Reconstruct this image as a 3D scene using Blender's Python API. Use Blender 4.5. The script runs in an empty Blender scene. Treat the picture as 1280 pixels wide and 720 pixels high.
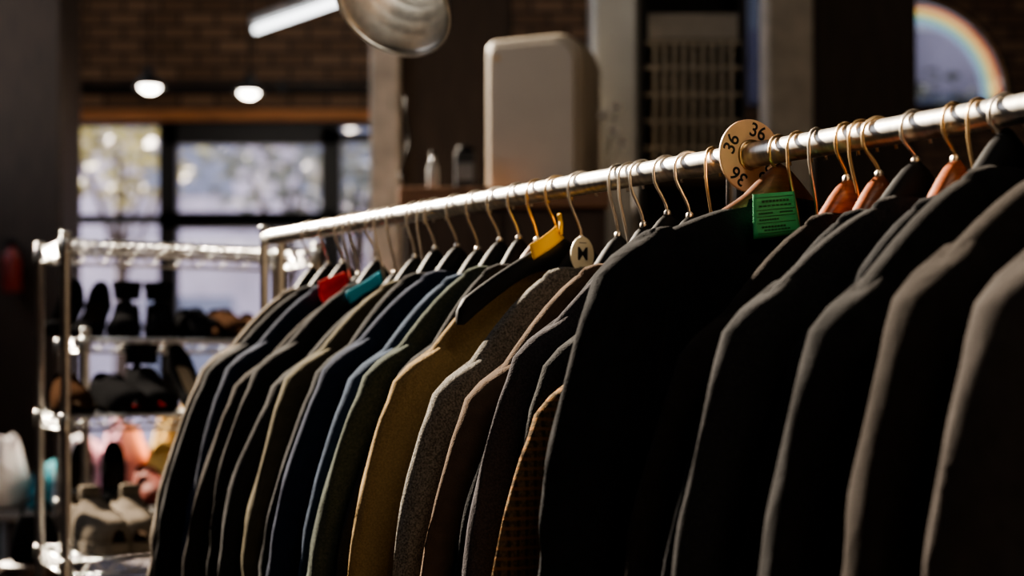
import bpy, bmesh, math, random
from mathutils import Vector, Matrix, noise
random.seed(7)
SC = bpy.context.scene
C = SC.collection
PI = math.pi
EYE = 1.3
F = 1778.0
def PX(px, Y): return (px-640.0)*Y/F
def PZ(py, Y): return EYE+(460.0-py)*Y/F

# ------------------------------------------------------------------ mesh builder
class MB:
    def __init__(s): s.v=[]; s.f=[]
    def add(s, vs, fs, M=None):
        o=len(s.v)
        for v in vs:
            v=Vector(v)
            if M is not None: v=M@v
            s.v.append(v[:])
        for f in fs: s.f.append(tuple(i+o for i in f))
    def hexa(s, p, M=None):
        s.add(p, [(0,3,2,1),(4,5,6,7),(0,1,5,4),(1,2,6,5),(2,3,7,6),(3,0,4,7)], M)
    def box(s, x0,x1,y0,y1,z0,z1, M=None):
        s.hexa([(x0,y0,z0),(x1,y0,z0),(x1,y1,z0),(x0,y1,z0),(x0,y0,z1),(x1,y0,z1),(x1,y1,z1),(x0,y1,z1)], M)
    def loft(s, rings, cap0=True, cap1=True, M=None):
        n=len(rings[0]); vs=[p for r in rings for p in r]; fs=[]
        for i in range(len(rings)-1):
            for j in range(n):
                k=(j+1)%n
                fs.append((i*n+j, i*n+k, (i+1)*n+k, (i+1)*n+j))
        if cap0: fs.append(tuple(range(n-1,-1,-1)))
        if cap1: fs.append(tuple((len(rings)-1)*n+j for j in range(n)))
        s.add(vs, fs, M)
    def tube(s, pts, r, n=8, M=None):
        pts=[Vector(p) for p in pts]; rings=[]
        t0=(pts[1]-pts[0]).normalized()
        up=Vector((0,0,1)) if abs(t0.z)<.9 else Vector((1,0,0))
        a=t0.cross(up).normalized()
        for i,p in enumerate(pts):
            t=(pts[min(i+1,len(pts)-1)]-pts[max(i-1,0)]).normalized()
            a=(a-t*a.dot(t)).normalized(); b=t.cross(a)
            rr=r[i] if isinstance(r,(list,tuple)) else r
            rings.append([p+a*(rr*math.cos(2*PI*j/n))+b*(rr*math.sin(2*PI*j/n)) for j in range(n)])
        s.loft(rings, True, True, M)
    def lathe(s, prof, n=24, M=None, cap=True):
        rings=[[(r*math.cos(2*PI*j/n), r*math.sin(2*PI*j/n), z) for j in range(n)] for r,z in prof]
        s.loft(rings, cap, cap, M)
    def build(s, name, mat, parent=None, smooth=True, bevel=0, solid=0, sub=0):
        me=bpy.data.meshes.new(name); me.from_pydata(s.v,[],s.f)
        bm=bmesh.new(); bm.from_mesh(me); bmesh.ops.recalc_face_normals(bm, faces=bm.faces); bm.to_mesh(me); bm.free()
        me.polygons.foreach_set('use_smooth',[smooth]*len(me.polygons))
        me.materials.append(mat)
        o=bpy.data.objects.new(name, me); C.objects.link(o)
        if parent: o.parent=parent
        if solid:
            m=o.modifiers.new('solid','SOLIDIFY'); m.thickness=solid; m.offset=0
        if bevel:
            m=o.modifiers.new('bevel','BEVEL'); m.width=bevel; m.segments=2; m.limit_method='ANGLE'
        if sub:
            m=o.modifiers.new('sub','SUBSURF'); m.levels=sub; m.render_levels=sub
        return o

def thing(name, label, cat, loc=(0,0,0), rz=0.0, group=None):
    o=bpy.data.objects.new(name,None); C.objects.link(o); o.empty_display_size=.05
    o.location=loc; o.rotation_euler=(0,0,rz); o['label']=label; o['category']=cat
    if group: o['group']=group
    return o
def tag(o,label,cat,group=None):
    o['label']=label; o['category']=cat
    if group: o['group']=group
    return o
def struct(o): o['kind']='structure'; return o

# ------------------------------------------------------------------ materials
def newmat(name):
    m=bpy.data.materials.new(name); m.use_nodes=True
    nt=m.node_tree; return m, nt, nt.nodes['Principled BSDF']
def mat(name, c, rough=.5, metal=0.0, var=.25, scale=8.0, bump=0.0, bscale=60.0, emit=None, estr=0.0, spec=.5, stretch=None):
    m,nt,b=newmat(name); N=nt.nodes; L=nt.links
    tc=N.new('ShaderNodeTexCoord'); src=tc.outputs['Object']
    if stretch:
        mp=N.new('ShaderNodeMapping'); mp.inputs['Scale'].default_value=stretch; L.new(src,mp.inputs['Vector']); src=mp.outputs['Vector']
    no=N.new('ShaderNodeTexNoise'); no.inputs['Scale'].default_value=scale; no.inputs['Detail'].default_value=5
    L.new(src,no.inputs['Vector'])
    cr=N.new('ShaderNodeValToRGB'); cr.color_ramp.elements[0].position=.3; cr.color_ramp.elements[1].position=.7
    cr.color_ramp.elements[0].color=(*[x*(1-var) for x in c],1); cr.color_ramp.elements[1].color=(*[min(1,x*(1+var)) for x in c],1)
    L.new(no.outputs['Fac'],cr.inputs['Fac']); L.new(cr.outputs['Color'],b.inputs['Base Color'])
    b.inputs['Roughness'].default_value=rough; b.inputs['Metallic'].default_value=metal
    b.inputs['Specular IOR Level'].default_value=spec
    if bump:
        n2=N.new('ShaderNodeTexNoise'); n2.inputs['Scale'].default_value=bscale; n2.inputs['Detail'].default_value=4; L.new(src,n2.inputs['Vector'])
        bp=N.new('ShaderNodeBump'); bp.inputs['Strength'].default_value=bump; bp.inputs['Distance'].default_value=.01
        L.new(n2.outputs['Fac'],bp.inputs['Height']); L.new(bp.outputs['Normal'],b.inputs['Normal'])
    if emit:
        b.inputs['Emission Color'].default_value=(*emit,1); b.inputs['Emission Strength'].default_value=estr
    return m
def fabric(name, c, kind='plain', c2=None):
    m,nt,b=newmat(name); N=nt.nodes; L=nt.links
    tc=N.new('ShaderNodeTexCoord'); src=tc.outputs['Object']
    if c2 is None: c2=tuple(x*1.5+.002 for x in c)
    no=N.new('ShaderNodeTexNoise'); no.inputs['Detail'].default_value=6; L.new(src,no.inputs['Vector'])
    no.inputs['Scale'].default_value={'plain':45,'tweed':380,'check':220}[kind]
    cr=N.new('ShaderNodeValToRGB'); e=cr.color_ramp.elements
    e[0].position=.36 if kind!='plain' else .25; e[1].position=.64 if kind!='plain' else .8
    e[0].color=(*c,1); e[1].color=(*c2,1)
    L.new(no.outputs['Fac'],cr.inputs['Fac']); col=cr.outputs['Color']
    if kind=='check':
        for ax,sc in (('X',26),('Z',26)):
            w=N.new('ShaderNodeTexWave'); w.bands_direction=ax; w.inputs['Scale'].default_value=sc; w.inputs['Distortion'].default_value=.8
            L.new(src,w.inputs['Vector'])
            r=N.new('ShaderNodeValToRGB'); r.color_ramp.elements[0].position=.55; r.color_ramp.elements[1].position=.95
            r.color_ramp.elements[1].color=(.8,.8,.8,1)
            L.new(w.outputs['Fac'],r.inputs['Fac'])
            mx=N.new('ShaderNodeMixRGB'); mx.inputs[2].default_value=(.03,.02,.012,1) if ax=='X' else (.17,.082,.03,1)
            L.new(r.outputs['Color'],mx.inputs[0]); L.new(col,mx.inputs[1]); col=mx.outputs[0]
    L.new(col,b.inputs['Base Color'])
    b.inputs['Roughness'].default_value=.95; b.inputs['Specular IOR Level'].default_value=.05
    b.inputs['Sheen Weight'].default_value=.03; b.inputs['Sheen Roughness'].default_value=.35
    b.inputs['Sheen Tint'].default_value=(.8,.70,.6,1)
    n2=N.new('ShaderNodeTexNoise'); n2.inputs['Scale'].default_value=420; n2.inputs['Detail'].default_value=2; L.new(src,n2.inputs['Vector'])
    bp=N.new('ShaderNodeBump'); bp.inputs['Strength'].default_value=.7; bp.inputs['Distance'].default_value=.002
    mp=N.new('ShaderNodeMapping'); mp.inputs['Scale'].default_value=(1.2,1.2,.5); L.new(src,mp.inputs['Vector'])
    n3=N.new('ShaderNodeTexNoise'); n3.inputs['Scale'].default_value=11; n3.inputs['Detail'].default_value=3; n3.inputs['Distortion'].default_value=.5; L.new(mp.outputs[0],n3.inputs['Vector'])
    b2=N.new('ShaderNodeBump'); b2.inputs['Strength'].default_value=.45; b2.inputs['Distance'].default_value=.025
    L.new(n2.outputs['Fac'],bp.inputs['Height']); L.new(n3.outputs['Fac'],b2.inputs['Height'])
    L.new(bp.outputs['Normal'],b2.inputs['Normal']); L.new(b2.outputs['Normal'],b.inputs['Normal'])
    return m
def emis(name,c,s):
    return mat(name,c,.5,emit=c,estr=s,var=.02)

CHROME=mat('chrome',(.58,.57,.55),.30,1.0,.12,30,.01,90)
RAIL=mat('scratched_chrome',(.70,.67,.62),.38,1.0,.28,26,.008,70,stretch=(1,4,1))
WIRE=mat('hook_wire',(.70,.62,.52),.34,1.0,.15)
BRASSY=mat('brassy_wire',(.75,.52,.28),.34,1.0,.15)
BLACKP=mat('black_plastic',(.010,.010,.011),.55,0,.2,spec=.06)
REDWOOD=mat('hanger_red_wood',(.20,.058,.024),.35,0,.3,20,stretch=(2,12,12),spec=.3)
BROWNWOOD=mat('hanger_brown_wood',(.095,.038,.018),.4,0,.3,20,stretch=(2,12,12),spec=.3)
DISC=mat('disc_wood',(.76,.50,.30),.45,0,.12,14)
INK=mat('black_ink',(.01,.01,.01),.6,0,.05)
WHITEINK=mat('white_ink',(.85,.84,.80),.6,0,.05)
GREENP=mat('green_paper',(.045,.38,.145),.7,0,.1)
GREENI=mat('green_ink',(.005,.07,.022),.7,0,.05)
REDP=mat('red_paper',(.75,.03,.04),.6,0,.1)
BLUEP=mat('blue_paper',(.03,.40,.58),.6,0,.1)
YELP=mat('yellow_paper',(.90,.48,.02),.6,0,.1)
CREAM=mat('cream_plate',(.66,.60,.42),.45,0,.1)

# ------------------------------------------------------------------ ROOM
def brickmat(name,c1,c2,cm):
    m,nt,b=newmat(name); N=nt.nodes; L=nt.links
    tc=N.new('ShaderNodeTexCoord'); sp=N.new('ShaderNodeSeparateXYZ'); cb=N.new('ShaderNodeCombineXYZ')
    L.new(tc.outputs['Object'],sp.inputs[0]); L.new(sp.outputs['X'],cb.inputs['X']); L.new(sp.outputs['Z'],cb.inputs['Y'])
    br=N.new('ShaderNodeTexBrick'); br.inputs['Scale'].default_value=1
    br.inputs['Brick Width'].default_value=.26; br.inputs['Row Height'].default_value=.095; br.inputs['Mortar Size'].default_value=.014
    br.inputs['Color1'].default_value=(*c1,1); br.inputs['Color2'].default_value=(*c2,1); br.inputs['Mortar'].default_value=(*cm,1)
    L.new(cb.outputs[0],br.inputs['Vector']); L.new(br.outputs['Color'],b.inputs['Base Color'])
    b.inputs['Roughness'].default_value=.9
    bp=N.new('ShaderNodeBump'); bp.inputs['Strength'].default_value=.5; bp.inputs['Distance'].default_value=.01; bp.invert=True
    L.new(br.outputs['Fac'],bp.inputs['Height']); L.new(bp.outputs['Normal'],b.inputs['Normal'])
    return m
BRICK=brickmat('brick_wall',(.16,.095,.055),(.29,.18,.11),(.06,.045,.035))
DARKWALL=mat('dark_wall',(.05,.038,.03),.9,0,.2)
FLOORM=mat('dark_wood_floor',(.08,.056,.04),.55,0,.35,6,stretch=(1,8,1))
CEILM=mat('dark_ceiling',(.05,.042,.036),.9,0,.2)
FRAME=mat('dark_window_frame',(.012,.011,.010),.5,0,.2)
ORANGEW=mat('orange_wood_header',(.46,.19,.06),.6,0,.25,5,stretch=(1,8,8))
CONC=mat('concrete',(.46,.42,.36),.9,0,.2,12,.25,40)
DARKWOOD=mat('dark_post_wood',(.040,.027,.018),.7,0,.3,5,stretch=(8,8,1))
def glassmat(name,tint,gl):
    m=bpy.data.materials.new(name); m.use_nodes=True; nt=m.node_tree; N=nt.nodes; L=nt.links
    N.remove(N['Principled BSDF']); out=N['Material Output']
    t=N.new('ShaderNodeBsdfTransparent'); t.inputs[0].default_value=(*tint,1)
    g=N.new('ShaderNodeBsdfGlossy'); g.inputs['Roughness'].default_value=.1
    mx=N.new('ShaderNodeMixShader'); mx.inputs[0].default_value=gl
    L.new(t.outputs[0],mx.inputs[1]); L.new(g.outputs[0],mx.inputs[2]); L.new(mx.outputs[0],out.inputs[0]); return m
GLASS=glassmat('window_glass',(.94,.93,.97),.008)
TINTED=glassmat('dimmed_glass',(.19,.20,.235),.008)  # tint put in to dim the view through the slot and arched windows

XL,XR,YB,YR,ZC=-3.4,5.0,10.0,-2.0,5.8
b=MB(); b.box(XL-.3,XR+.3,YR-.3,YB+.3,-.1,0); struct(b.build('floor',FLOORM,smooth=False))
b=MB(); b.box(XL-.3,XR+.3,YR-.3,YB+.3,ZC,ZC+.1); struct(b.build('ceiling',CEILM,smooth=False))
b=MB(); b.box(XR,XR+.2,YR,YB,0,ZC); struct(b.build('wall_right',DARKWALL,smooth=False))
b=MB(); b.box(XL,XR,YR-.2,YR,0,ZC); struct(b.build('wall_rear',DARKWALL,smooth=False))
# left wall, opening for the sun
LY0,LY1,LZ0,LZ1=1.6,8.8,2.3,5.6
b=MB(); b.box(XL-.2,XL,YR,LY0,0,ZC); b.box(XL-.2,XL,LY1,YB,0,ZC); b.box(XL-.2,XL,LY0,LY1,0,LZ0); b.box(XL-.2,XL,LY0,LY1,LZ1,ZC)
struct(b.build('wall_left',DARKWALL,smooth=False))
b=MB()
for y in (LY0,LY1-.06): b.box(XL-.13,XL-.05,y,y+.06,LZ0,LZ1)
for z in (LZ0,LZ1-.06): b.box(XL-.13,XL-.05,LY0,LY1,z,z+.06)
struct(b.build('window_2',FRAME,smooth=False))
# back wall with storefront, slot window and lunette
wx0,wx1=PX(70,YB),PX(505,YB); wz1=PZ(152,YB)
sx0,sx1=PX(930,YB),PX(966,YB); sz0,sz1=PZ(135,YB),4.1
ax,az,ar=PX(1138,YB),PZ(120,YB),.72
b=MB()
b.box(XL,wx0,YB,YB+.2,0,ZC); b.box(wx0,wx1,YB,YB+.2,wz1,ZC); b.box(wx0,wx1,YB,YB+.2,0,.12)
b.box(wx1,sx0,YB,YB+.2,0,ZC); b.box(sx0,sx1,YB,YB+.2,0,sz0); b.box(sx0,sx1,YB,YB+.2,sz1,ZC)
b.box(sx1,ax-ar,YB,YB+.2,0,ZC); b.box(ax+ar,XR,YB,YB+.2,0,ZC); ab=az-.10
b.box(ax-ar,ax+ar,YB,YB+.2,0,ab)
nS=28
for i in range(nS):
    x0=ax-ar*math.cos(PI*i/nS); x1=ax-ar*math.cos(PI*(i+1)/nS)
    z0=az+ar*math.sin(PI*i/nS); z1=az+ar*math.sin(PI*(i+1)/nS)
    b.hexa([(x0,YB,z0),(x1,YB,z1),(x1,YB+.2,z1),(x0,YB+.2,z0),(x0,YB,ZC),(x1,YB,ZC),(x1,YB+.2,ZC),(x0,YB+.2,ZC)])
struct(b.build('wall_back',BRICK,smooth=False))
# storefront frame
b=MB()
def vbar(p0,p1,y0,y1,d=.08): b.box(PX(p0,YB),PX(p1,YB),YB-.02,YB+d,PZ(y1,YB),PZ(y0,YB))
vbar(62,76,150,690); vbar(199,221,156,690); vbar(402,426,160,690); vbar(494,506,150,690)
vbar(204,420,157,181); vbar(204,420,265,286,.1); vbar(66,506,150,158); vbar(66,506,268,280); vbar(420,500,166,178)
vbar(66,506,405,414); vbar(66,506,560,570); vbar(66,506,665,680)
w1=struct(b.build('window_1',FRAME,smooth=False))
for p0,p1 in ((76,202),(219,404),(423,494)):
    for y0,y1 in ((157,270),(280,405),(414,560),(570,665)):
        g=MB(); g.box(PX(p0,YB),PX(p1,YB),YB+.03,YB+.036,PZ(y1,YB),PZ(y0,YB)); g.build('pane',GLASS,w1,smooth=False)
b=MB(); b.box(sx0,sx0+.03,YB+.02,YB+.08,sz0,sz1); b.box(sx1-.03,sx1,YB+.02,YB+.08,sz0,sz1); b.box(sx0,sx1,YB+.02,YB+.08,sz0,sz0+.03)
w3=struct(b.build('window_3',FRAME,smooth=False))
g=MB(); g.box(sx0,sx1,YB+.04,YB+.046,sz0,sz1); g.build('pane',TINTED,w3,smooth=False)
b=MB()
for i in range(nS):
    a0,a1=PI*i/nS,PI*(i+1)/nS
    P=[]
    for y in (YB+.02,YB+.10):
        for (r_,a_) in ((ar-.03,a0),(ar-.03,a1),(ar,a1),(ar,a0)): P.append((ax-r_*math.cos(a_),y,az+r_*math.sin(a_)))
    b.hexa(P)
b.box(ax-ar,ax+ar,YB+.02,YB+.10,ab,ab+.05)
w4=struct(b.build('window_4',FRAME,smooth=False))
g=MB(); vs=[(ax-ar*.97*math.cos(PI*i/nS),YB+.06,az+ar*.97*math.sin(PI*i/nS)) for i in range(nS+1)]+[(ax+ar*.97,YB+.06,ab+.04),(ax-ar*.97,YB+.06,ab+.04)]
g.add(vs,[tuple(range(len(vs)))]); g.build('pane',TINTED,w4,smooth=False)
# rainbow coloured arc on the lunette, outside the dimmed pane
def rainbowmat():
    m=bpy.data.materials.new('rainbow_bands'); m.use_nodes=True; nt=m.node_tree; N=nt.nodes; L=nt.links
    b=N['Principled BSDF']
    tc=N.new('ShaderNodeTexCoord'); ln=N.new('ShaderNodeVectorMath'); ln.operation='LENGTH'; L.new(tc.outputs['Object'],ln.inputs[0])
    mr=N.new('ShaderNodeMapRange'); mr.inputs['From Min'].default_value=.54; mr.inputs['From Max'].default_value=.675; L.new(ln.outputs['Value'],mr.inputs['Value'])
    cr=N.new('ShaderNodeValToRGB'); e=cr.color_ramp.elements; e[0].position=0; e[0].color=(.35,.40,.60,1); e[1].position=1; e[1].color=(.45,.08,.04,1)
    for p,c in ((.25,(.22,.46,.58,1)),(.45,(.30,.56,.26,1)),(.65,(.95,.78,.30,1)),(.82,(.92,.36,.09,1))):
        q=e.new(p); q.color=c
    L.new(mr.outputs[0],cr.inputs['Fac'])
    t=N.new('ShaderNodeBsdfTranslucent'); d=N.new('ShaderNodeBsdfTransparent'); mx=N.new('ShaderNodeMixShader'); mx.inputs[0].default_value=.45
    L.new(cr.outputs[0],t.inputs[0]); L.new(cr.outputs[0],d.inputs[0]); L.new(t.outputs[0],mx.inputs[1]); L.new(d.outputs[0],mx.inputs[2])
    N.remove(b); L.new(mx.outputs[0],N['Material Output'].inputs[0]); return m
g=MB(); vs=[];fs=[]
for i in range(41):
    a=PI*(.52+.48*i/40); wd=.0675
    for r_ in (.6075-wd,.6075+wd): vs.append((-r_*math.cos(a),0,r_*math.sin(a)))
for i in range(40): fs.append((2*i,2*i+1,2*i+3,2*i+2))
g.add(vs,fs); o=g.build('rainbow_arc',rainbowmat(),smooth=False); o.location=(ax,YB+.12,az)
tag(o,'rainbow coloured streak curving down the right of the arched window','decal')
b=MB(); b.box(PX(66,YB),PX(508,YB),YB-.06,YB,PZ(170,YB)+.10,PZ(138,YB)); struct(b.build('trim_1',ORANGEW,smooth=False,bevel=.008))
p=thing('wall_pipe','dark horizontal pipe running along the brick above the windows','pipe',(0,YB-.06,PZ(112,YB)))
b=MB(); b.tube([(XL+.05,0,0),(PX(900,YB),0,0)],.03,12); b.build('pipe',FRAME,p)
for x in (-2.6,-1.6,-.8): 
    b=MB(); b.box(x-.02,x+.02,-.035,.06,-.04,.04); b.build('bracket',FRAME,p,smooth=False)

# posts and partitions
def post(name,label,mt,p0,p1,Y,d,rz=0,cat='column'):
    x0,x1=PX(p0,Y),PX(p1,Y); w=x1-x0
    t=thing(name,label,cat,((x0+x1)/2,Y+d/2,0),rz)
    b=MB(); b.box(-w/2,w/2,-d/2,d/2,0,ZC); b.build('shaft',mt,t,smooth=False,bevel=.012)
    b=MB(); b.box(-w/2-.03,w/2+.03,-d/2-.03,d/2+.03,0,.18); b.build('base',mt,t,smooth=False,bevel=.01)
    return t
post('timber_post','wide dark timber post at the left, before the windows',DARKWOOD,-30,76,8.3,.4)
post('concrete_column','pale concrete column beside the storefront windows and beige case',CONC,462,500,6.0,.14)
post('concrete_column','grey concrete column right of the pigeonhole cabinet',CONC,960,1017,5.6,.2)
b=MB(); x0,x1=PX(501,6.05),PX(640,6.05); b.box(x0,x1,6.05,6.2,0,ZC); struct(b.build('wall_middle',DARKWOOD,smooth=False,bevel=.01))
b=MB(); x0,x1=PX(1018,5.75),PX(1146,5.75); b.box(x0,x1,5.75,5.9,0,ZC); struct(b.build('wall_partition',DARKWOOD,smooth=False,bevel=.01))
t=thing('fire_extinguisher','small red fire extinguisher hung on the dark timber post','extinguisher',(PX(15,8.2),8.2,PZ(365,8.2)))
b=MB(); b.lathe([(.001,0),(.05,.0),(.055,.01),(.055,.19),(.045,.22),(.02,.24),(.018,.26)],20); b.build('cylinder',mat('red_enamel',(.22,.02,.015),.45),t)
b=MB(); b.box(-.02,.02,-.02,.02,.26,.29); b.box(-.06,.02,-.008,.008,.29,.30); b.build('handle',BLACKP,t,smooth=False)
b=MB(); b.tube([(.02,0,.27),(.06,0,.25),(.07,0,.15),(.062,0,.06)],.008,8); b.build('hose',BLACKP,t)
b=MB(); b.box(-.03,.03,.045,.11,.08,.16); b.build('wall_bracket',FRAME,t,smooth=False)

# ------------------------------------------------------------------ cabinets
Y=4.6; x0,x1=PX(498,Y),PX(762,Y); zt=PZ(234,Y)
t=thing('wooden_cabinet','tall dark brown wooden cabinet below the beige case','cabinet',((x0+x1)/2,Y+.25,0)); w=(x1-x0)/2
BRW=mat('cabinet_brown_wood',(.24,.12,.065),.45,0,.3,4,stretch=(1,8,8)); DBW=mat('cabinet_dark_wood',(.05,.028,.018),.5,0,.3,4,stretch=(8,8,1))
b=MB(); b.box(-w+.01,w-.01,-.23,.24,.06,zt-.065); b.build('body',DBW,t,smooth=False)
b=MB(); b.box(-w,w,-.26,.25,zt-.065,zt); b.build('top',BRW,t,smooth=False,bevel=.006)
b=MB(); b.box(-w+.03,w-.03,-.2,.22,0,.06); b.build('plinth',DBW,t,smooth=False)
for s in (-1,1):
    b=MB(); b.box(min(s*.01,s*(w-.02)),max(s*.01,s*(w-.02)),-.25,-.231,.09,zt-.08); d=b.build('door',DBW,t,smooth=False,bevel=.004)
    b=MB(); b.tube([(s*.04,-.27,1.0),(s*.04,-.27,1.12)],.006); b.build('handle',CHROME,d)
# beige rounded case
Yc=4.79; cw=.345; ch=PZ(52,Yc)-zt
t=thing('beige_case','beige plastic machine case with rounded edges on the wooden cabinet','machine case',(PX(680,Yc),Yc,zt),-.42)
BEI=mat('beige_plastic',(.42,.355,.27),.5,0,.05,5)
def rrect(w,h,r0,r1,n=8):
    P=[(-w/2,0),(w/2,0)]
    for i in range(n+1): a=PI/2*i/n; P.append((w/2-r1+r1*math.cos(a),h-r1+r1*math.sin(a)))
    for i in range(n+1): a=PI/2+PI/2*i/n; P.append((-w/2+r0+r0*math.cos(a),h-r0+r0*math.sin(a)))
    return P
b=MB()
rings=[]
for yy,k in ((-.10,.96),(-.085,1),(.0,1.0),(.06,.985),(.11,.93),(.15,.84),(.175,.70)):
    rings.append([(x*k,yy,z*(.5+.5*k) if z>0.01 else 0.0) for x,z in rrect(cw,ch,.035,.09)])
b.loft(rings); b.build('housing',BEI,t,bevel=.008)
b=MB(); b.loft([[(x*.88,-.112,z*.92+.012) for x,z in rrect(cw,ch,.03,.08)],[(x*.91,-.1005,z*.93+.010) for x,z in rrect(cw,ch,.03,.08)]]); b.build('front_panel',BEI,t,smooth=False,bevel=.004)
b=MB(); b.box(-.13,-.115,-.115,-.112,ch-.075,ch-.06); b.build('latch',mat('amber_mark',(.5,.3,.08),.5),t,smooth=False)
# canister, bottle, cable on cabinet
Yk=4.68
t=thing('canister','dark square canister with a pale label beside the beige case','canister',(PX(582,Yk),Yk,zt))
b=MB(); b.box(-.034,.034,-.032,.032,0,.125); b.build('body',mat('dark_tin',(.05,.05,.05),.4,.3),t,smooth=False,bevel=.008)
b=MB(); b.box(-.026,.026,-.0335,-.0322,.03,.085); b.build('paper_label',mat('grey_label',(.28,.28,.27),.7),t,smooth=False)
b=MB(); b.lathe([(.028,.125),(.028,.14),(.024,.143)],18); b.build('lid',BLACKP,t)
t=thing('glass_bottle','small slim grey bottle left of the dark canister','bottle',(PX(541,Yk),Yk,zt))
b=MB(); b.lathe([(.001,0),(.016,0),(.018,.004),(.018,.075),(.008,.095),(.008,.112)],18); b.build('body',mat('grey_bottle',(.30,.30,.29),.2),t)
b=MB(); b.lathe([(.009,.112),(.009,.127),(.001,.128)],14); b.build('cap',BLACKP,t)
b=MB(); b.tube([(PX(508,4.7)+.03*math.sin(i*.5)*i/14,4.68-.02*math.cos(i),zt+.004+(.30-.3*(i/14)**.6)) for i in range(15)],.004,8)
tag(b.build('power_cable',BLACKP),'thin dark cable drooping at the left end of the cabinet top','cable')
# grey pigeonhole cabinet
Yg=5.0; gx0,gx1=PX(742,Yg),PX(938,Yg); gzt=2.9
t=thing('metal_cabinet','tall grey metal cabinet with rows of dark pigeonholes','cabinet',(gx0,Yg+.08,0)); W=gx1-gx0
GREY=mat('grey_metal',(.34,.34,.32),.35,.5,.1,6); DGREY=mat('dark_grey_metal',(.012,.011,.010),.6,.1,.2); DIV=mat('pigeonhole_divider',(.26,.23,.18),.6,.0,.2)
b=MB(); b.box(.17,W,.30,.34,.0,gzt); b.box(.17,.19,.0,.34,0,gzt); b.box(W-.02,W,0,.34,0,gzt); b.box(.17,W,0,.34,gzt-.03,gzt); b.box(.17,W,.01,.30,0,1.2); b.build('body',DGREY,t,smooth=False)
b=MB(); b.box(0,.17,-.02,.34,0,gzt); d=b.build('side_panel',GREY,t,smooth=False,bevel=.02)
b=MB(); b.tube([(.15,-.045,1.7),(.15,-.045,2.0)],.008); b.build('handle',CHROME,d)
zs=[PZ(y,Yg) for y in (214,180,146,112,78,46)]
for k,z in enumerate(zs):
    b=MB(); b.box(.19,W-.02,.0,.30,z-.006,z+.006); b.build('shelf',DIV,t,smooth=False)
for i in range(1,10):
    x=.19+(W-.21)*i/10; b=MB(); b.box(x-.007,x+.007,-.004,.29,zs[0],zs[-1]); b.build('divider',DIV,t,smooth=False)
b=MB(); b.box(.2,W-.03,-.004,.01,PZ(42,Yg),PZ(10,Yg)); b.build('name_panel',mat('pale_panel',(.22,.20,.17),.5),t,smooth=False)
# pale flowers
t=thing('flower_spray','small spray of pale flowers beside the beige case','flowers',(PX(768,4.6),4.65,zt-.02))
ST=mat('stem_green',(.08,.09,.05),.6); PE=mat('pale_petals',(.70,.65,.56),.6)
b=MB(); heads=[(-.03,0,.26),(.0,-.01,.21),(.03,.0,.17),(.012,0,.29)]
for h in heads: b.tube([(-.03,.0,.0),(h[0]*.3-.02,0,h[2]*.6),h],.0025,6)
b.build('stems',ST,t)
for h in heads:
    b=MB()
    for k in range(6):
        a=k*PI/3; M=Matrix.Translation(h)@Matrix.Rotation(a,4,'Y')@Matrix.Translation((.012,0,0))
        b.add([(-.011,0,0),(0,-.004,.008),(.013,-.008,0),(0,-.004,-.008),(0,.004,0)],[(0,1,4),(1,2,4),(2,3,4),(3,0,4),(0,3,2,1)],M)
    b.build('blossom',PE,t)

# ------------------------------------------------------------------ lamps
WARM=emis('lamp_glow',(1,.92,.8),22)
def lamp_point(loc,e,c=(1,.82,.60),r=.06):
    l=bpy.data.lights.new('lamp_light','POINT'); l.energy=e; l.color=c; l.shadow_soft_size=r
    o=bpy.data.objects.new('lamp_light',l); C.objects.link(o); o.location=loc
def pendant(px,py,Y,label):
    z=PZ(py,Y); t=thing('pendant_lamp',label,'lamp',(PX(px,Y),Y,z))
    b=MB(); b.lathe([(.085,0),(.08,.03),(.05,.06),(.025,.08),(.02,.12)],24,cap=False); b.build('shade',FRAME,t,solid=.003)
    b=MB(); b.lathe([(.001,-.028),(.03,-.024),(.055,-.005),(.06,.012),(.04,.03),(.02,.06)],20); b.build('bulb',WARM,t)
    b=MB(); b.tube([(0,0,.1),(0,0,ZC-z)],.006,6); b.build('cord',BLACKP,t)
    lamp_point((PX(px,Y),Y,z-.10),4)
pendant(187,110,8.2,'small glowing pendant lamp nearer the timber post')
pendant(311,117,8.6,'small glowing pendant lamp above the middle window')
A=Vector((PX(318,9.27),9.27,3.5)); B=Vector((PX(445,8.4),8.4,3.5)); dr=B-A
t=thing('tube_light','white fluorescent tube light hanging before the brick wall','lamp',A,math.atan2(dr.y,dr.x)); l=dr.length
b=MB(); b.box(0,l,-.05,.05,.03,.08); b.build('housing',mat('white_enamel',(.3,.3,.3),.4),t,smooth=False,bevel=.005)
b=MB(); b.tube([(.02,0,0),(l-.02,0,0)],.022,14); b.build('tube',emis('tube_glow',(.93,.97,1),5),t)
for x in (.1,l-.1):
    b=MB(); b.tube([(x,0,.07),(x,0,ZC-3.5)],.004,6); b.build('hanging_wire',FRAME,t)
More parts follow.
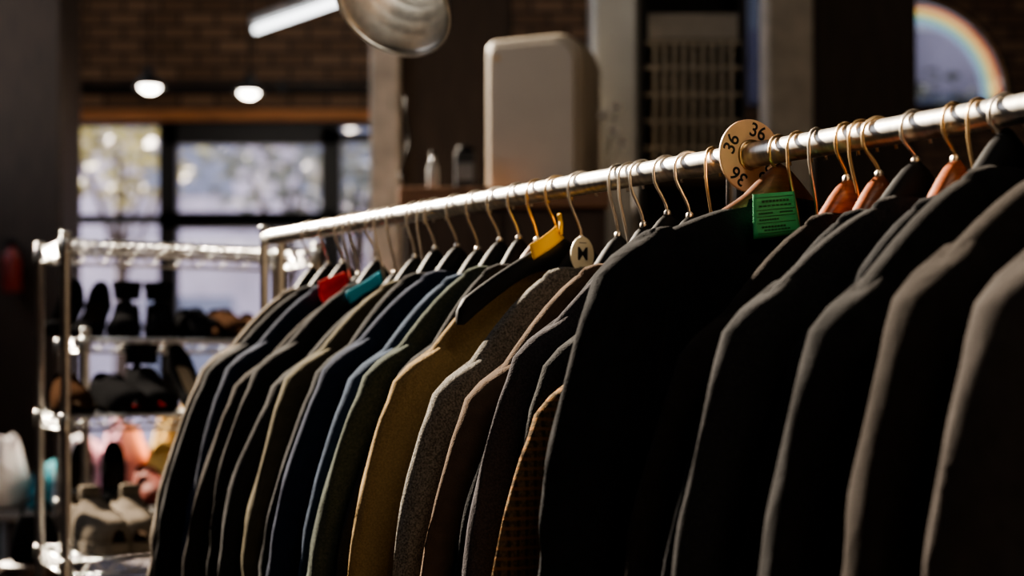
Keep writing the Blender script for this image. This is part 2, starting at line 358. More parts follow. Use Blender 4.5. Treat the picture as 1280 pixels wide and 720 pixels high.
# metal reflector lamp
Yl=2.6; lc=Vector((PX(490,Yl),Yl,PZ(6,Yl)))
n=Vector((-.34,-.58,-.74)).normalized()
t=thing('reflector_lamp','silver metal dome reflector lamp tilted above the clothes rail','lamp',lc)
R=Vector((0,0,1)).rotation_difference(n).to_matrix().to_4x4()
ALU=mat('spun_aluminium',(.66,.62,.56),.33,1.0,.2,40,.015,60)
prof=[(.113,.0),(.106,-.004),(.105,-.012),(.100,-.016),(.098,-.038),(.092,-.042),(.087,-.062),(.080,-.066),(.070,-.085),(.062,-.089),(.048,-.102),(.03,-.112)]
b=MB(); b.lathe(prof,64,R,cap=False); b.build('reflector',ALU,t,solid=.0015)
b=MB(); ring=[]
for i in range(57): a=2*PI*i/56; ring.append((.113*math.cos(a),.113*math.sin(a),0))
b.tube(ring,.0035,8,R); b.build('rim',ALU,t)
b=MB(); b.lathe([(.03,-.11),(.03,-.17),(.018,-.185),(.005,-.19)],24,R); b.build('socket',BLACKP,t)
b=MB(); b.lathe([(.001,-.042),(.014,-.046),(.024,-.06),(.024,-.074),(.016,-.095),(.014,-.115)],24,R); b.build('bulb',emis('bulb_glow',(1,.95,.85),9),t)
e=R@Vector((0,0,-.185)); b=MB(); b.tube([e,e+Vector((.01,.01,.08)),(e.x+.01,e.y+.01,.6),(e.x+.01,e.y+.01,ZC-lc.z)],.004,8); b.build('cord',BLACKP,t)

# ------------------------------------------------------------------ GARMENT RACK
BA=Vector((-.516,3.06,EYE+.281)); BD=Vector((1.07,-1.52,0)); BL=BD.length; V=BD.normalized(); U=Vector((V.y,-V.x,0))
if U.x>0: U=-U
RZ=math.atan2(U.y,U.x)
def bar(t): return BA+BD*t
zb=BA.z; RR=.0165
t=thing('garment_rack','chrome garment rack with a long round rail full of jackets','clothes rack',(BA.x,BA.y,0),RZ)
b=MB(); n_=60; b.tube([(0,-.012*BL+BL*1.3*i/n_,zb) for i in range(n_+1)],RR,32); b.build('rail',RAIL,t)
def ringed(b,x,y,z0,z1,r):
    b.lathe([(r,z0),(r,z1-.012),(r*1.12,z1-.011),(r*1.12,z1-.002),(r*.7,z1)],18,Matrix.Translation((x,y,0)))
TP=.7600
for (ux,tt,h) in ((0.006,-.014,zb+.028),(-.03,-.010,zb+.02),(0,1.27,zb+.02)):
    b=MB(); ringed(b,ux,tt*BL,.03,h,.0095); b.build('upright',CHROME,t)
b=MB(); b.lathe([(.0105,.03),(.0105,zb-.014),(.0125,zb-.013),(.0125,zb-.004)],18,Matrix.Translation((0,TP*BL,0))); b.build('upright',CHROME,t)
for tt in (-.013,TP,1.27):
    b=MB(); b.tube([(-.28,tt*BL,.03),(.28,tt*BL,.03)],.0125,12); fo=b.build('foot',CHROME,t)
    for s in (-1,1):
        b=MB(); b.lathe([(.012,0),(.018,.004),(.018,.03),(.01,.04)],14,Matrix.Translation((s*.265,tt*BL,0))); b.build('glide',BLACKP,fo)
b=MB(); b.tube([(0,-.013*BL,.03),(0,1.27*BL,.03)],.0125,12); b.build('base_bar',CHROME,t)

# ------------------------------------------------------------------ JACKETS + HANGERS
cols={
 'black':((.0075,.0079,.0092),'plain',None),'black2':((.009,.0088,.0092),'plain',None),'navy':((.008,.012,.024),'plain',None),
 'char':((.012,.0122,.0132),'tweed',(.023,.0229,.024)),'olive':((.042,.036,.022),'plain',None),'green':((.020,.027,.022),'tweed',(.044,.051,.042)),
 'blue':((.016,.026,.044),'plain',None),'tan':((.118,.080,.036),'tweed',(.175,.120,.055)),'grey':((.045,.042,.037),'tweed',(.155,.143,.125)),
 'brown':((.048,.032,.022),'plain',None),'plum':((.020,.018,.021),'tweed',(.036,.033,.037)),'check':((.062,.042,.022),'check',(.125,.083,.043)),
 'taupe':((.060,.049,.038),'plain',None),'dbrown':((.0125,.0105,.0095),'plain',None),'greybrown':((.019,.0165,.0155),'plain',None)}
FM={k:fabric('wool_'+k,c,kd,c2) for k,(c,kd,c2) in cols.items()}
# t, neck drop, shoulder drop, tip reach, colour, hanger kind, jacket label, short phrase for the hanger
J=[
(.100,.130,.120,.250,'taupe','b','taupe jacket hanging at the far left end of the rail','taupe jacket at the far left end'),
(.138,.128,.125,.268,'black','b','black jacket second from the far left end of the rail','black jacket second from the far left'),
(.172,.128,.120,.255,'navy','b','black-navy jacket on the hanger with the red tag','jacket under the red tag'),
(.206,.155,.125,.268,'dbrown','b','very dark brown jacket between the red and blue tags','dark brown jacket between red and blue tags'),
(.242,.132,.120,.260,'black2','b','black jacket on the hanger with the blue tag','black jacket under the blue tag'),
(.280,.160,.120,.258,'char','b','charcoal jacket left of the dark olive-brown jacket','charcoal jacket left of the olive-brown one'),
(.318,.135,.130,.268,'olive','b','dark olive-brown jacket in the left part of the row','olive-brown jacket'),
(.355,.125,.130,.245,'black','b','black jacket tucked between olive-brown and navy jackets','black jacket beside the olive-brown one'),
(.393,.125,.125,.268,'navy','b','dark navy jacket left of the slate blue jacket','dark navy jacket beside the slate blue one'),
(.428,.135,.130,.256,'blue','b','slate blue jacket squeezed between navy and green-grey jackets','slate blue jacket'),
(.463,.125,.135,.266,'green','b','dark green-grey flecked wool jacket','green-grey flecked jacket'),
(.493,.125,.130,.235,'char','b','charcoal jacket tucked just left of the mustard jacket','charcoal jacket left of the mustard one'),
(.520,.132,.135,.274,'tan','w','mustard tan jacket, the brightest one on the rail','mustard tan jacket'),
(.582,.140,.145,.276,'grey','b','grey herringbone tweed jacket on the hanger with the cream oval plate','grey herringbone jacket'),
(.629,.140,.150,.278,'brown','b','plain brown jacket between grey herringbone and plum-grey jackets','plain brown jacket'),
(.660,.130,.130,.240,'black','b','black jacket tucked right of the plain brown jacket','black jacket beside the plain brown one'),
(.688,.118,.115,.274,'plum','b','plum-grey wool jacket with a smooth sloping shoulder','plum-grey jacket'),
(.713,.125,.120,.262,'char','b','charcoal wool jacket left of the checked jacket','charcoal jacket left of the checked one'),
(.738,.155,.150,.310,'check','w','brown checked tweed jacket, mostly hidden by large black jacket','brown checked tweed jacket'),
(.805,.074,.064,.308,'black','w','large black jacket under the green tag and size disc','large black jacket under the green tag'),
(.840,.150,.130,.255,'black2','b','black jacket just right of the green tag','black jacket right of the green tag'),
(.866,.105,.130,.282,'dbrown','r','dark brown jacket on the first reddish wooden hanger','dark brown jacket right of the green tag'),
(.893,.105,.130,.268,'black','r','black jacket on the second reddish wooden hanger','black jacket beside the lettered hanger'),
(.922,.095,.115,.312,'char','n','charcoal jacket on the black hanger lettered in white','charcoal jacket right of the middle'),
(.952,.100,.130,.268,'black','r','black jacket on the tallest red-brown hanger, near the camera','black jacket near the camera'),
(.988,.075,.138,.312,'black2','b','wide black jacket third from the right edge','wide black jacket third from the right'),
(1.042,.078,.108,.306,'dbrown','b','brown-black jacket second from the right edge','brown-black jacket second from the right'),
(1.094,.085,.110,.312,'greybrown','b','grey-brown jacket at the right edge, nearest the camera','grey-brown jacket at the right edge'),
]
FL={0:.23,1:.22,12:.17,13:.165,16:.165,17:.165,18:.21,19:.155,23:.185,25:.18,26:.18,27:.18}
TB=.550
obst=[j[0] for j in J]+[TP,TB]
def gapht(t):
    g=min(abs(t-o) for o in obst if abs(t-o)>1e-6)*BL
    return max(.018,min(.034,.44*g))
def sgn(x): return -1 if x<0 else 1
NK=.060
def jacket(i,j):
    t,dn,sd,w,ck,hk,label,_=j
    W=w-.062
    ht=gapht(t); zn=-dn; rnd=random.Random(i*13+5); sx=rnd.uniform(0,50)
    p=bar(t); rz=RZ+rnd.uniform(-.010,.010)
    root=thing('suit_jacket',label,'jacket',p,rz,'jackets on the rail'); m=FM[ck]
    n=56
    def wr(x,y,z,a=1.0):
        d=max(0,min(1,(zn-.06-z)/.12))
        return a*d*(noise.noise((x*9+sx,z*2.2,y*6))*.7+noise.noise((x*22+sx,z*5,3.1))*.3)
    rings=[]
    for q in [0,.12,.28,.46,.64,.82,.94,1.0]:
        a=NK+(W-NK)*q; b_=ht*(.60+.40*q**.5); r=[]
        for k in range(n):
            th=2*PI*k/n; c,s=math.cos(th),math.sin(th)
            x=a*sgn(c)*abs(c)**.72; y=b_*sgn(s)*abs(s)**.8; c2=min(1,(abs(x)/a))**1.6
            z=zn-(c2*sd*q**1.35+(1-c2)*(.004+.075*q))
            r.append((x,y,z))
        rings.append(r)
    base=rings[-1]; hem=-dn-.95
    for q in range(1,27):
        f=q/26; r=[]
        for k in range(n):
            x,y,z=base[k]; zz=z+(hem-z)*f
            wx=1-.08*math.sin(PI*min(1,f*1.6))*.8+.30*f*f
            X=x*(wx if abs(x)>.02 else 1)
            yy=y*(1-.14*math.sin(PI*f))
            yy+=wr(X,y,zz,ht*.6)*(1 if abs(y)>ht*.3 else .4)
            yy=max(-ht*1.05,min(ht*1.05,yy))
            r.append((X,yy,zz))
        rings.append(r)
    b=MB(); b.loft(rings,False,True); b.build('body',m,root)
    # sleeves
    for s in (1,-1):
        b=MB(); rs=[]; ns=32; L=.80; fl=FL.get(i,rnd.uniform(.17,.25)); yo=rnd.uniform(-.2,.2)*ht
        bend=rnd.uniform(.004,.022); ty=.84
        zt=zn-sd+.014
        for (cx,kr,dz) in ((-.036,.18,.012),(-.030,.45,.009),(-.019,.74,-.006),(-.008,.92,-.026),(-.002,.99,-.054)):
            r=[]
            for k in range(ns):
                th=2*PI*k/ns; c,sn=math.cos(th),math.sin(th)
                x=W+cx+.066*kr*c; y=ht*1.02*kr*sgn(sn)*abs(sn)**.85; z=zt+dz-.014*kr*c-.010*(c>0)*c
                r.append((s*x,y,z))
            rs.append(r)
        for q in range(1,37):
            f=q/36; r=[]
            for k in range(ns):
                th=2*PI*k/ns; c,sn=math.cos(th),math.sin(th)
                rx=.066+.010*math.sin(PI*min(1,f*2.2))*(f<.45)-.006*f
                cx=W+.002+fl*f*L*(1-.15*f)+bend*math.sin(PI*min(1,f*1.4))
                zz=zt-.056-.012-(L-.056)*f-.014*c*(1-f)
                g=min(1,f*5); el=math.exp(-((f-.48)/.16)**2)
                x=cx+rx*c+g*(.008*noise.noise((sx+5*s,zz*4.5,c*1.2+sx))+.003*noise.noise((sx+7*s,zz*15+c*2+sn*3,c*2)))
                x+=el*.003*math.sin(zz*80+sn*2.4+sx)
                y=yo*g+ht*ty*sgn(sn)*abs(sn)**.85
                y+=g*ht*(.50*noise.noise((sx+s*9+c*1.6,zz*3.6,sn))+.28*noise.noise((sx+s*3+c*3.2,zz*9+c*2,sn*2)))
                y=max(-ht*1.08,min(ht*1.08,y))
                r.append((s*x,y,zz))
            rs.append(r)
        b.loft(rs,True,True); b.build('sleeve',m,root)
    # collar
    b=MB(); rs=[]
    for (a,bb,dz) in ((.056,.50,-.010),(.057,.56,.006),(.062,.66,.011),(.072,.82,.007),(.088,.98,-.012),(.100,1.03,-.036),(.098,.98,-.038)):
        r=[]
        for k in range(36):
            th=2*PI*k/36; c,s=math.cos(th),math.sin(th)
            x=a*sgn(c)*abs(c)**.85; y=ht*bb*s
            z=zn+dz-sd*.45*max(0,(abs(x)-.05)/(W-.05))
            if s<0: z-=.035*(-s)**1.5
            r.append((x,y,z))
        rs.append(r)
    b.loft(rs,False,False); b.build('collar',m,root)
    for s in (1,-1):
        b=MB(); yv=-ht*1.06
        P=[(s*.070,zn-.045),(s*.115,zn-.12),(s*.10,zn-.15),(s*.13,zn-.175),(s*.02,zn-.48),(s*.012,zn-.48),(s*.035,zn-.18)]
        b.add([(x,yv-.002,z) for x,z in P]+[(x,yv,z) for x,z in P],[tuple(range(7)),tuple(range(13,6,-1))]+[(k,(k+1)%7,(k+1)%7+7,k+7) for k in range(7)])
        b.build('lapel',m,root,smooth=False)
    return p,rz,ht,zn,sd,W
HM={'b':BLACKP,'n':BLACKP,'w':BROWNWOOD,'r':REDWOOD}
HW={'b':'black plastic hanger','n':'white-lettered black plastic hanger','w':'brown wooden hanger','r':'red-brown wooden hanger'}
def textmesh(s,size,ext=.0002):
    cu=bpy.data.curves.new('txt','FONT'); cu.body=s; cu.size=size; cu.align_x='CENTER'; cu.align_y='CENTER'; cu.extrude=ext; cu.offset=size*.012
    o=bpy.data.objects.new('txt',cu); C.objects.link(o); bpy.context.view_layer.update()
    me=bpy.data.meshes.new_from_object(o.evaluated_get(bpy.context.evaluated_depsgraph_get()))
    bpy.data.objects.remove(o); return me
TX=Matrix(((-1,0,0,0),(0,0,1,0),(0,1,0,0),(0,0,0,1)))   # text plane -> faces local +Y
def textobj(s,size,M,name,mt,parent):
    me=textmesh(s,size); me.transform(M); me.materials.clear(); me.materials.append(mt)
    o=bpy.data.objects.new(name,me); C.objects.link(o); o.parent=parent; return o
R0=.0225; ZH=RR+.0024-R0
HR=random.Random(21)
def hookpts(ztop):
    pts=[(0,0,ztop-.014),(0,0,ztop)]
    for k in range(1,6):
        f=k/6; pts.append((R0*(f*f*(3-2*f)),0,ztop+(ZH-.006-ztop)*f))
    for k in range(0,19):
        a=math.radians(-12+205*k/18); pts.append((R0*math.cos(a),0,ZH+R0*math.sin(a)))
    pts.append((-R0*1.05,0,ZH-.014)); return pts
def hanger(label,hk,info,bare=False,hookmat=None):
    p,rz,ht,zn,sd,W=info
    root=thing('clothes_hanger',label,'hanger',p,rz,'hangers on the rail')
    th=min(.012,ht*.5); b=MB(); rs=[]; N=32
    for k in range(N+1):
        f=-1+2*k/N; x=f*(W-.012); af=abs(f)
        if bare: zc=zn+.012-sd*af**1.35; hh=.013+.008*af+.012*math.exp(-(f*4.2)**2)
        else:
            zc=zn+.026-.008*min(1,af*4)-(sd+.042)*af**1.25; hh=.010+.022*math.exp(-(f*4.6)**2)
        tt=th*(1+.3*math.exp(-(f*4)**2))
        if af>.97: hh*=.55; tt*=.5
        rs.append([(x,tt*math.cos(2*PI*a/12),zc+hh*math.sin(2*PI*a/12)) for a in range(12)])
    b.loft(rs); b.build('shoulder_bar',HM[hk],root)
    ztop=min(zn+.058,-.034)
    if bare: ztop=zn+.036
    b=MB(); b.tube(hookpts(ztop),.0023,8); ho=b.build('hook',hookmat or (BRASSY if hk in 'wr' else WIRE),root)
    ho.rotation_euler=(0,0,HR.uniform(-.36,.36))
    b=MB(); b.lathe([(.0055,ztop-.010),(.0055,ztop),(.003,ztop+.003)],12); b.build('ferrule',WIRE,root)
    return root
def wire_hanger(label,t,zn,w,drop,brass=False):
    root=thing('wire_hanger',label,'hanger',bar(t),RZ,'hangers on the rail'); mt=BRASSY if brass else WIRE
    b=MB(); pts=[(0,0,zn),(w*.5,0,zn-drop*.45),(w*.96,0,zn-drop*.93),(w,0,zn-drop),(w*.96,0,zn-drop*1.07),(0,0,zn-drop*1.07),(-w*.96,0,zn-drop*1.07),(-w,0,zn-drop),(-w*.96,0,zn-drop*.93),(-w*.5,0,zn-drop*.45),(0,0,zn)]
    b.tube(pts,.0016,6); b.build('shoulder_wire',mt,root)
    b=MB(); b.tube(hookpts(zn+.012),.0021,8); ho=b.build('hook',mt,root); ho.rotation_euler=(0,0,HR.uniform(-.36,.36))
    b=MB(); b.tube([(0,0,zn-.012),(.002,0,zn),(0,0,zn+.012)],.004,8); b.build('twist',mt,root)
info={}; hang=[]
for i,j in enumerate(J):
    info[i]=jacket(i,j); hang.append(hanger(HW[j[5]]+' holding the '+j[7],j[5],info[i]))
hb=hanger('bare black hanger with broad drooping arms below the yellow tag','b',(bar(TB),RZ,.034,-.112,.105,.200),True,BRASSY)
wire_hanger('thin wire hanger between the black-navy and dark brown left jackets',.189,-.14,.17,.17)
wire_hanger('thin wire hanger right of the blue tag',.261,-.15,.17,.17)
wire_hanger('thin wire hanger just right of the dark olive-brown jacket',.3365,-.14,.17,.17)
wire_hanger('thin wire hanger between plain brown jacket and its black neighbour',.6445,-.14,.17,.17)
wire_hanger('brassy wire hanger just right of the green tag hanger',.8235,-.12,.17,.22,True)
wire_hanger('brassy wire hanger between the first two red-brown hangers',.8795,-.12,.17,.20,True)
wire_hanger('brassy wire hanger right of the tallest red-brown hanger',.970,-.12,.17,.20,True)
# oval plate with monogram on hanger of the grey jacket
GI=13
zn=info[GI][3]; h=hang[GI]
b=MB(); M=Matrix.Translation((.012,0,zn+.030))@TX
b.add([(.022*math.cos(2*PI*k/32),.028*math.sin(2*PI*k/32),.0155) for k in range(32)]+[(.022*math.cos(2*PI*k/32),.028*math.sin(2*PI*k/32),.0175) for k in range(32)],
 [tuple(range(31,-1,-1)),tuple(range(32,64))]+[(k,(k+1)%32,(k+1)%32+32,k+32) for k in range(32)],M)
o=b.build('emblem_plate',CREAM,h,smooth=False); o['label']='cream oval plate with a dark letter M'
textobj('M',.028,M@Matrix.Translation((0,.001,.0178)),'monogram',INK,o)
for s in (-1,1):
    b=MB(); b.box(-.007,.007,s*.0185-.0005,s*.0185+.0005,.0176,.018,M); b.build('ornament',INK,o,smooth=False)
NI=23; zn=info[NI][3]
textobj('NSON',.015,Matrix.Translation((-.034,0,zn+.012))@TX@Matrix.Rotation(-.30,4,'Z')@Matrix.Translation((0,0,.0138)),'lettering',WHITEINK,hang[NI])

# ------------------------------------------------------------------ paper tags
def paper(name,label,loc,rz,w,h,mt,bend=.1,top=1.0,tiltx=0,roll=0,fold=0):
    t=thing(name,label,'paper tag',loc,rz)
    M=TX@Matrix.Rotation(roll,4,'Z')@Matrix.Rotation(tiltx,4,'X')
    b=MB(); nx,ny=10,6; vs=[];fs=[]
    for jy in range(ny+1):
        for ix in range(nx+1):
            u=-.5+ix/nx; v=-.5+jy/ny; ww=w*(1+(top-1)*(v+.5))
            vs.append((u*ww,v*h,-bend*w*(2*u)**2*.25+fold*h*abs(v)))
    for jy in range(ny):
        for ix in range(nx):
            a=jy*(nx+1)+ix; fs.append((a,a+1,a+nx+2,a+nx+1))
    b.add(vs,fs,M); b.build('sheet',mt,t,solid=.0006)
    return t,M
p=bar(.803)+V*.045+U*.048; p.z=PZ(270,1.79)
t,M=paper('price_tag','green printed paper tag hanging below the round size disc',p,RZ+.02,.086,.055,GREENP,.05,.86,0,.13)
b=MB()
for k,(a,c,y,hh) in enumerate(((-.035,.035,.0225,.0004),(-.024,.026,.0175,.0014),(-.030,.030,.012,.0009),(-.035,.035,.007,.0004),(-.035,.035,-.001,.0004),(-.035,.035,-.009,.0004),(-.035,.035,-.0215,.0004),(-.031,-.006,.003,.001),(-.031,.004,-.005,.001),(.006,.031,.003,.001),(-.028,.016,-.014,.0012),(-.024,.024,-.018,.0009))):
    N=8
    for q in range(N):
        xa=a+(c-a)*q/N; xb=a+(c-a)*(q+.82 if hh>.0006 else q+1)/N
        za=-.05*.082*(2*xa/.08)**2*.25+.0006; zb_=-.05*.082*(2*xb/.08)**2*.25+.0006
        b.add([(xa,y-hh,za),(xb,y-hh,zb_),(xb,y+hh,zb_),(xa,y+hh,za)],[(0,1,2,3)],M)
b.build('print_lines',GREENI,t,smooth=False)
p=bar(TB)+V*.020+U*.036; p.z=PZ(305,2.22)
t,M=paper('price_tag','yellow paper tag wrapped on the bare hanger neck',p,RZ-.1,.066,.024,YELP,.3,.85,.1,.58)
b=MB(); b.tube([(-.024,.0,.014),(-.028,-.006,.030),(-.030,-.014,.046)],.0035,8); b.build('neck_strip',YELP,t)
p=bar(.172)+V*.026+U*.038; p.z=PZ(363,2.77)
t,M=paper('price_tag','red folded paper tag on a hanger at the far left',p,RZ,.072,.052,REDP,-.4,.85,0,.35,.25)
p=bar(.242)+V*.028+U*.038; p.z=PZ(361,2.65)
t,M=paper('price_tag','blue paper tag leaning on a hanger right of the red tag',p,RZ,.082,.030,BLUEP,.15,1,.3,.52)

# ------------------------------------------------------------------ size disc
td=.7765; p=bar(td)
t=thing('size_disc','round tan wooden size divider disc printed 36 around the rail','size divider',p,RZ-.18)
b=MB(); n=56; ro,ri=.0485,.0180
R4=[]
for (r_,y) in ((ri,-.002),(ro-.001,-.002),(ro,-.001),(ro,.001),(ro-.001,.002),(ri,.002)):
    R4.append([(r_*math.cos(2*PI*k/n),y,r_*math.sin(2*PI*k/n)) for k in range(n)])
R4.append(R4[0]); b.loft(R4,False,False,Matrix.Translation((0,0,-.001))); b.build('disc',DISC,t,smooth=False)
for ang in (72,155,235,318):
    a=math.radians(ang-90)
    M=Matrix.Translation((0,0,-.001))@TX@Matrix.Rotation(a,4,'Z')@Matrix.Translation((0,.0335,.0022))
    textobj('36',.026,M,'numeral',INK,t)
b=MB(); b.lathe([(.0172,.002),(.0205,.002),(.0205,.004),(.0172,.004)],32,Matrix.Rotation(-PI/2,4,'X')); b.build('hub_ring',BRASSY,t)

# ------------------------------------------------------------------ WIRE SHELVES
def wire_shelf(w,d,z):
    b=MB(); r=.003
    for zz,rr in ((z,.0035),(z-.032,.0035)):
        b.tube([(0,0,zz),(w,0,zz)],rr,6); b.tube([(0,d,zz),(w,d,zz)],rr,6); b.tube([(0,0,zz),(0,d,zz)],rr,6); b.tube([(w,0,zz),(w,d,zz)],rr,6)
    for y in (0,d):
        n=int(w/.03); b.tube([(w*k/n,y,z-.032*(k%2)) for k in range(n+1)],.0028,6)
    for x in (0,w):
        n=int(d/.03); b.tube([(x,d*k/n,z-.032*(k%2)) for k in range(n+1)],.0028,6)
    n=int(w/.022)
    for k in range(1,n): b.tube([(w*k/n,0,z+.004),(w*k/n,d,z+.004)],.0022,5)
    for k in (1,2): b.tube([(0,d*k/3,z-.004),(w,d*k/3,z-.004)],.0035,6)
    return b
def shelving(label,loc,rz,w,d,levels,top):
    t=thing('wire_shelving',label,'shelf unit',loc,rz)
    for x in (0,w):
        for y in (0,d):
            b=MB(); ringed(b,x,y,.02,top,.0110); po=b.build('post',CHROME,t)
            b=MB(); b.lathe([(.014,0),(.018,.003),(.018,.018),(.01,.024)],14,Matrix.Translation((x,y,0))); b.build('foot',BLACKP,po)
    for z in levels:
        sh=wire_shelf(w,d,z).build('shelf',CHROME,t)
        for x in (0,w):
            for y in (0,d):
                b=MB(); b.lathe([(.0120,z-.036),(.0140,z-.03),(.0132,z+.004),(.0120,z+.006)],14,Matrix.Translation((x,y,0))); b.build('collar',CHROME,sh)
    return t
AS=math.atan2(.48,.88)
LA=Vector((PX(82,3.2),3.2,0)); LB=Vector((PX(107,3.72),3.72,0))
zA=[PZ(300,3.2),PZ(521,3.2),PZ(703,3.2)]
zB=[PZ(424,3.72),PZ(640,3.72)]
shelving('chrome wire shelf unit nearest the rack with an empty top shelf',LA,AS,.60,.31,zA,zA[0]+.02)
shelving('lower chrome wire shelf unit standing behind, shoes on its top',LB,AS,.70,.34,zB,zB[0]+.03)
RA=Matrix.Rotation(AS,3,'Z')
def onA(lx,ly,k): v=LA+RA@Vector((lx,ly,0)); return (v.x,v.y,zA[k]+.0062)
def onB(lx,ly,k): v=LB+RA@Vector((lx,ly,0)); return (v.x,v.y,zB[k]+.0062)

# ------------------------------------------------------------------ SHOES
LEB=mat('black_leather',(.008,.008,.0085),.8,0,.3,20,.05,80,spec=.0)
LBR=mat('brown_leather',(.028,.015,.009),.8,0,.3,20,.05,80,spec=.0)
LRD=mat('redbrown_leather',(.10,.022,.014),.7,0,.3,20,spec=.02)
LGR=mat('grey_suede',(.115,.098,.080),.95,0,.25,30,.1,200,spec=.0)
SOLEB=mat('dark_sole',(.010,.009,.008),.8,spec=.0); SOLEW=mat('pale_rubber',(.15,.132,.11),.7,spec=.0); LIN=mat('tan_lining',(.025,.017,.012),.8,spec=.0)
REDL=mat('red_lining',(.20,.015,.015),.7,spec=.0); PALEL=mat('pale_lining',(.35,.29,.22),.7,spec=.0)
def shoe(kind,label,loc,rz,um,sm,lin,group=None):
    t=thing('shoe',label,'shoe',loc,rz,group)
    L={'pump':.245,'flat':.26,'dress':.30,'boot':.29,'sneaker':.30}[kind]
    hh={'pump':.095,'flat':.012,'dress':.022,'boot':.028,'sneaker':.028}[kind]
    if kind=='pump': S=[(0,.020,.066),(.04,.030,.064),(.12,.033,.060),(.25,.031,.052),(.40,.031,.042),(.55,.037,.038),(.68,.041,.040),(.80,.039,.036),(.90,.028,.030),(.97,.015,.022),(1,.006,.015)]; op=(.06,.66)
    elif kind=='sneaker': S=[(0,.026,.085),(.04,.040,.095),(.12,.045,.100),(.25,.044,.098),(.38,.045,.095),(.52,.050,.082),(.66,.054,.066),(.8,.054,.058),(.9,.046,.052),(.97,.031,.042),(1,.015,.03)]; op=(.07,.36)
    elif kind=='boot': S=[(0,.022,.09),(.04,.033,.10),(.12,.036,.105),(.25,.036,.10),(.38,.036,.09),(.52,.041,.066),(.66,.045,.054),(.8,.044,.047),(.9,.036,.042),(.97,.022,.034),(1,.01,.022)]; op=(.0,.34)
    else: S=[(0,.022,.066),(.04,.033,.072),(.12,.037,.07),(.25,.036,.068),(.38,.037,.072),(.52,.043,.066),(.66,.047,.056),(.8,.045,.048),(.9,.036,.042),(.97,.021,.034),(1,.009,.022)]; op=(.06,.42 if kind=='dress' else .62)
    def base(s):
        if kind in('pump',):
            f=max(0,1-s/.62); return .006+hh*(f*f*(3-2*f))
        return hh if kind!='dress' and kind!='boot' else (hh if s<.3 else .008+ (hh-.008)*max(0,1-(s-.3)/.2))
    nA=16; b=MB(); vs=[];fs=[]
    for s,w,h in S:
        for k in range(nA+1):
            a=PI*k/nA; c,sn=math.cos(a),math.sin(a)
            vs.append((w*sgn(c)*abs(c)**.75,s*L,base(s)+h*abs(sn)**.75))
    for i in range(len(S)-1):
        sm_=(S[i][0]+S[i+1][0])/2
        for k in range(nA):
            if op[0]<sm_<op[1] and 4<=k<nA-4: continue
            a=i*(nA+1)+k; fs.append((a,a+1,a+nA+2,a+nA+1))
    fs.append(tuple(range(nA+1)))
    b.add(vs,fs); up=b.build('upper',um,t,solid=.0025,sub=1)
    b=MB(); b.loft([[(w*.8*c_,s*L,base(s)+.004+.003*q) for c_,q in ((-1,0),(1,0),(1,1),(-1,1))] for s,w,h in S[:-1]]); b.build('insole',lin,t,smooth=False)
    th={'pump':.005,'flat':.008,'dress':.008,'boot':.010,'sneaker':.026}[kind]
    b=MB(); b.loft([[(w*1.06*c_,s*L+(.003 if s==1 else (-.003 if s==0 else 0)),max(0,base(s)-th*q)) for c_,q in ((-1,0),(-.4,0),(.4,0),(1,0),(1,1),(-1,1))] for s,w,h in S]); b.build('sole',sm,t,smooth=False)
    if kind=='pump':
        b=MB(); b.tube([(0,.018,base(.08)-.002),(0,.012,.05),(0,.010,.0)],[.019,.009,.005],10); b.build('heel',um,t)
    elif kind in('dress','boot'):
        b=MB(); b.loft([[(-.031,0,0),(.031,0,0),(.033,.075,0),(-.033,.075,0)],[(-.031,-.002,hh-.007),(.031,-.002,hh-.007),(.033,.078,hh-.007),(-.033,.078,hh-.007)]]); b.build('heel',sm,t,smooth=False)
    if kind=='boot':
        b=MB(); rs=[]
        for z,y,ry,rx in ((.085,.055,.056,.034),(.105,.05,.052,.036),(.12,.048,.052,.039),(.135,.047,.053,.041)):
            rs.append([(rx*math.cos(2*PI*k/20),y+ry*math.sin(2*PI*k/20),hh+z) for k in range(20)])
        b.loft(rs,False,False); b.build('shaft',um,t,solid=.003)
    if kind in('sneaker','dress'):
        b=MB()
        for q in range(5 if kind=='sneaker' else 3):
            s=.39+q*.055; h=.097-.0075*q*1.4 if kind=='sneaker' else .073-.003*q
            bz=base(s)+h+.002
            b.tube([(-.022,s*L,bz-.010),(-.008,s*L+.004,bz),(.008,s*L-.002,bz),(.022,s*L,bz-.010)],.0024,6)
        b.build('laces',SOLEW if kind=='sneaker' else um,t)
    if kind=='sneaker':
        b=MB(); b.box(-.022,.022,.36*L-.03,.36*L+.01,.11,.148); b.build('tongue',um,t,bevel=.006)
    return t
GT='shoes on the lower unit top shelf'; GM='shoes on the middle wire shelf'; GL='shoes on the low wire shelves'
RAz=AS+PI
def S(kind,label,loc,rz,*a): return shoe(kind,label,loc,RAz+rz,*a)
S('pump','black high heel at the left end of the top shoe row',onB(.03,.27,0),-.55,LEB,SOLEB,LIN,GT)
S('pump','black high heel second from left in the top shoe row',onB(.105,.29,0),-.45,LEB,SOLEB,LIN,GT)
S('boot','black ankle boot beside the two high heels',onB(.185,.31,0),-.3,LEB,SOLEB,LIN,GT)
S('boot','second black ankle boot, right of its twin',onB(.270,.315,0),-.2,LEB,SOLEB,LIN,GT)
S('dress','black lace-up shoe right of the ankle boots',onB(.350,.315,0),.0,LEB,SOLEB,LIN,GT)
S('dress','dark brown leather shoe beside the black lace-up',onB(.440,.315,0),-.05,LBR,SOLEB,LIN,GT)
S('flat','brown slip-on at the right of the top shoe row',onB(.53,.30,0),.1,LBR,SOLEB,LIN,GT)
S('dress','brown shoe at the left end of the middle shelf',onA(.055,.305,1),-.1,LBR,SOLEB,LIN,GM)
S('dress','black lace-up second from left on the middle shelf',onA(.145,.305,1),.05,LEB,SOLEB,REDL,GM)
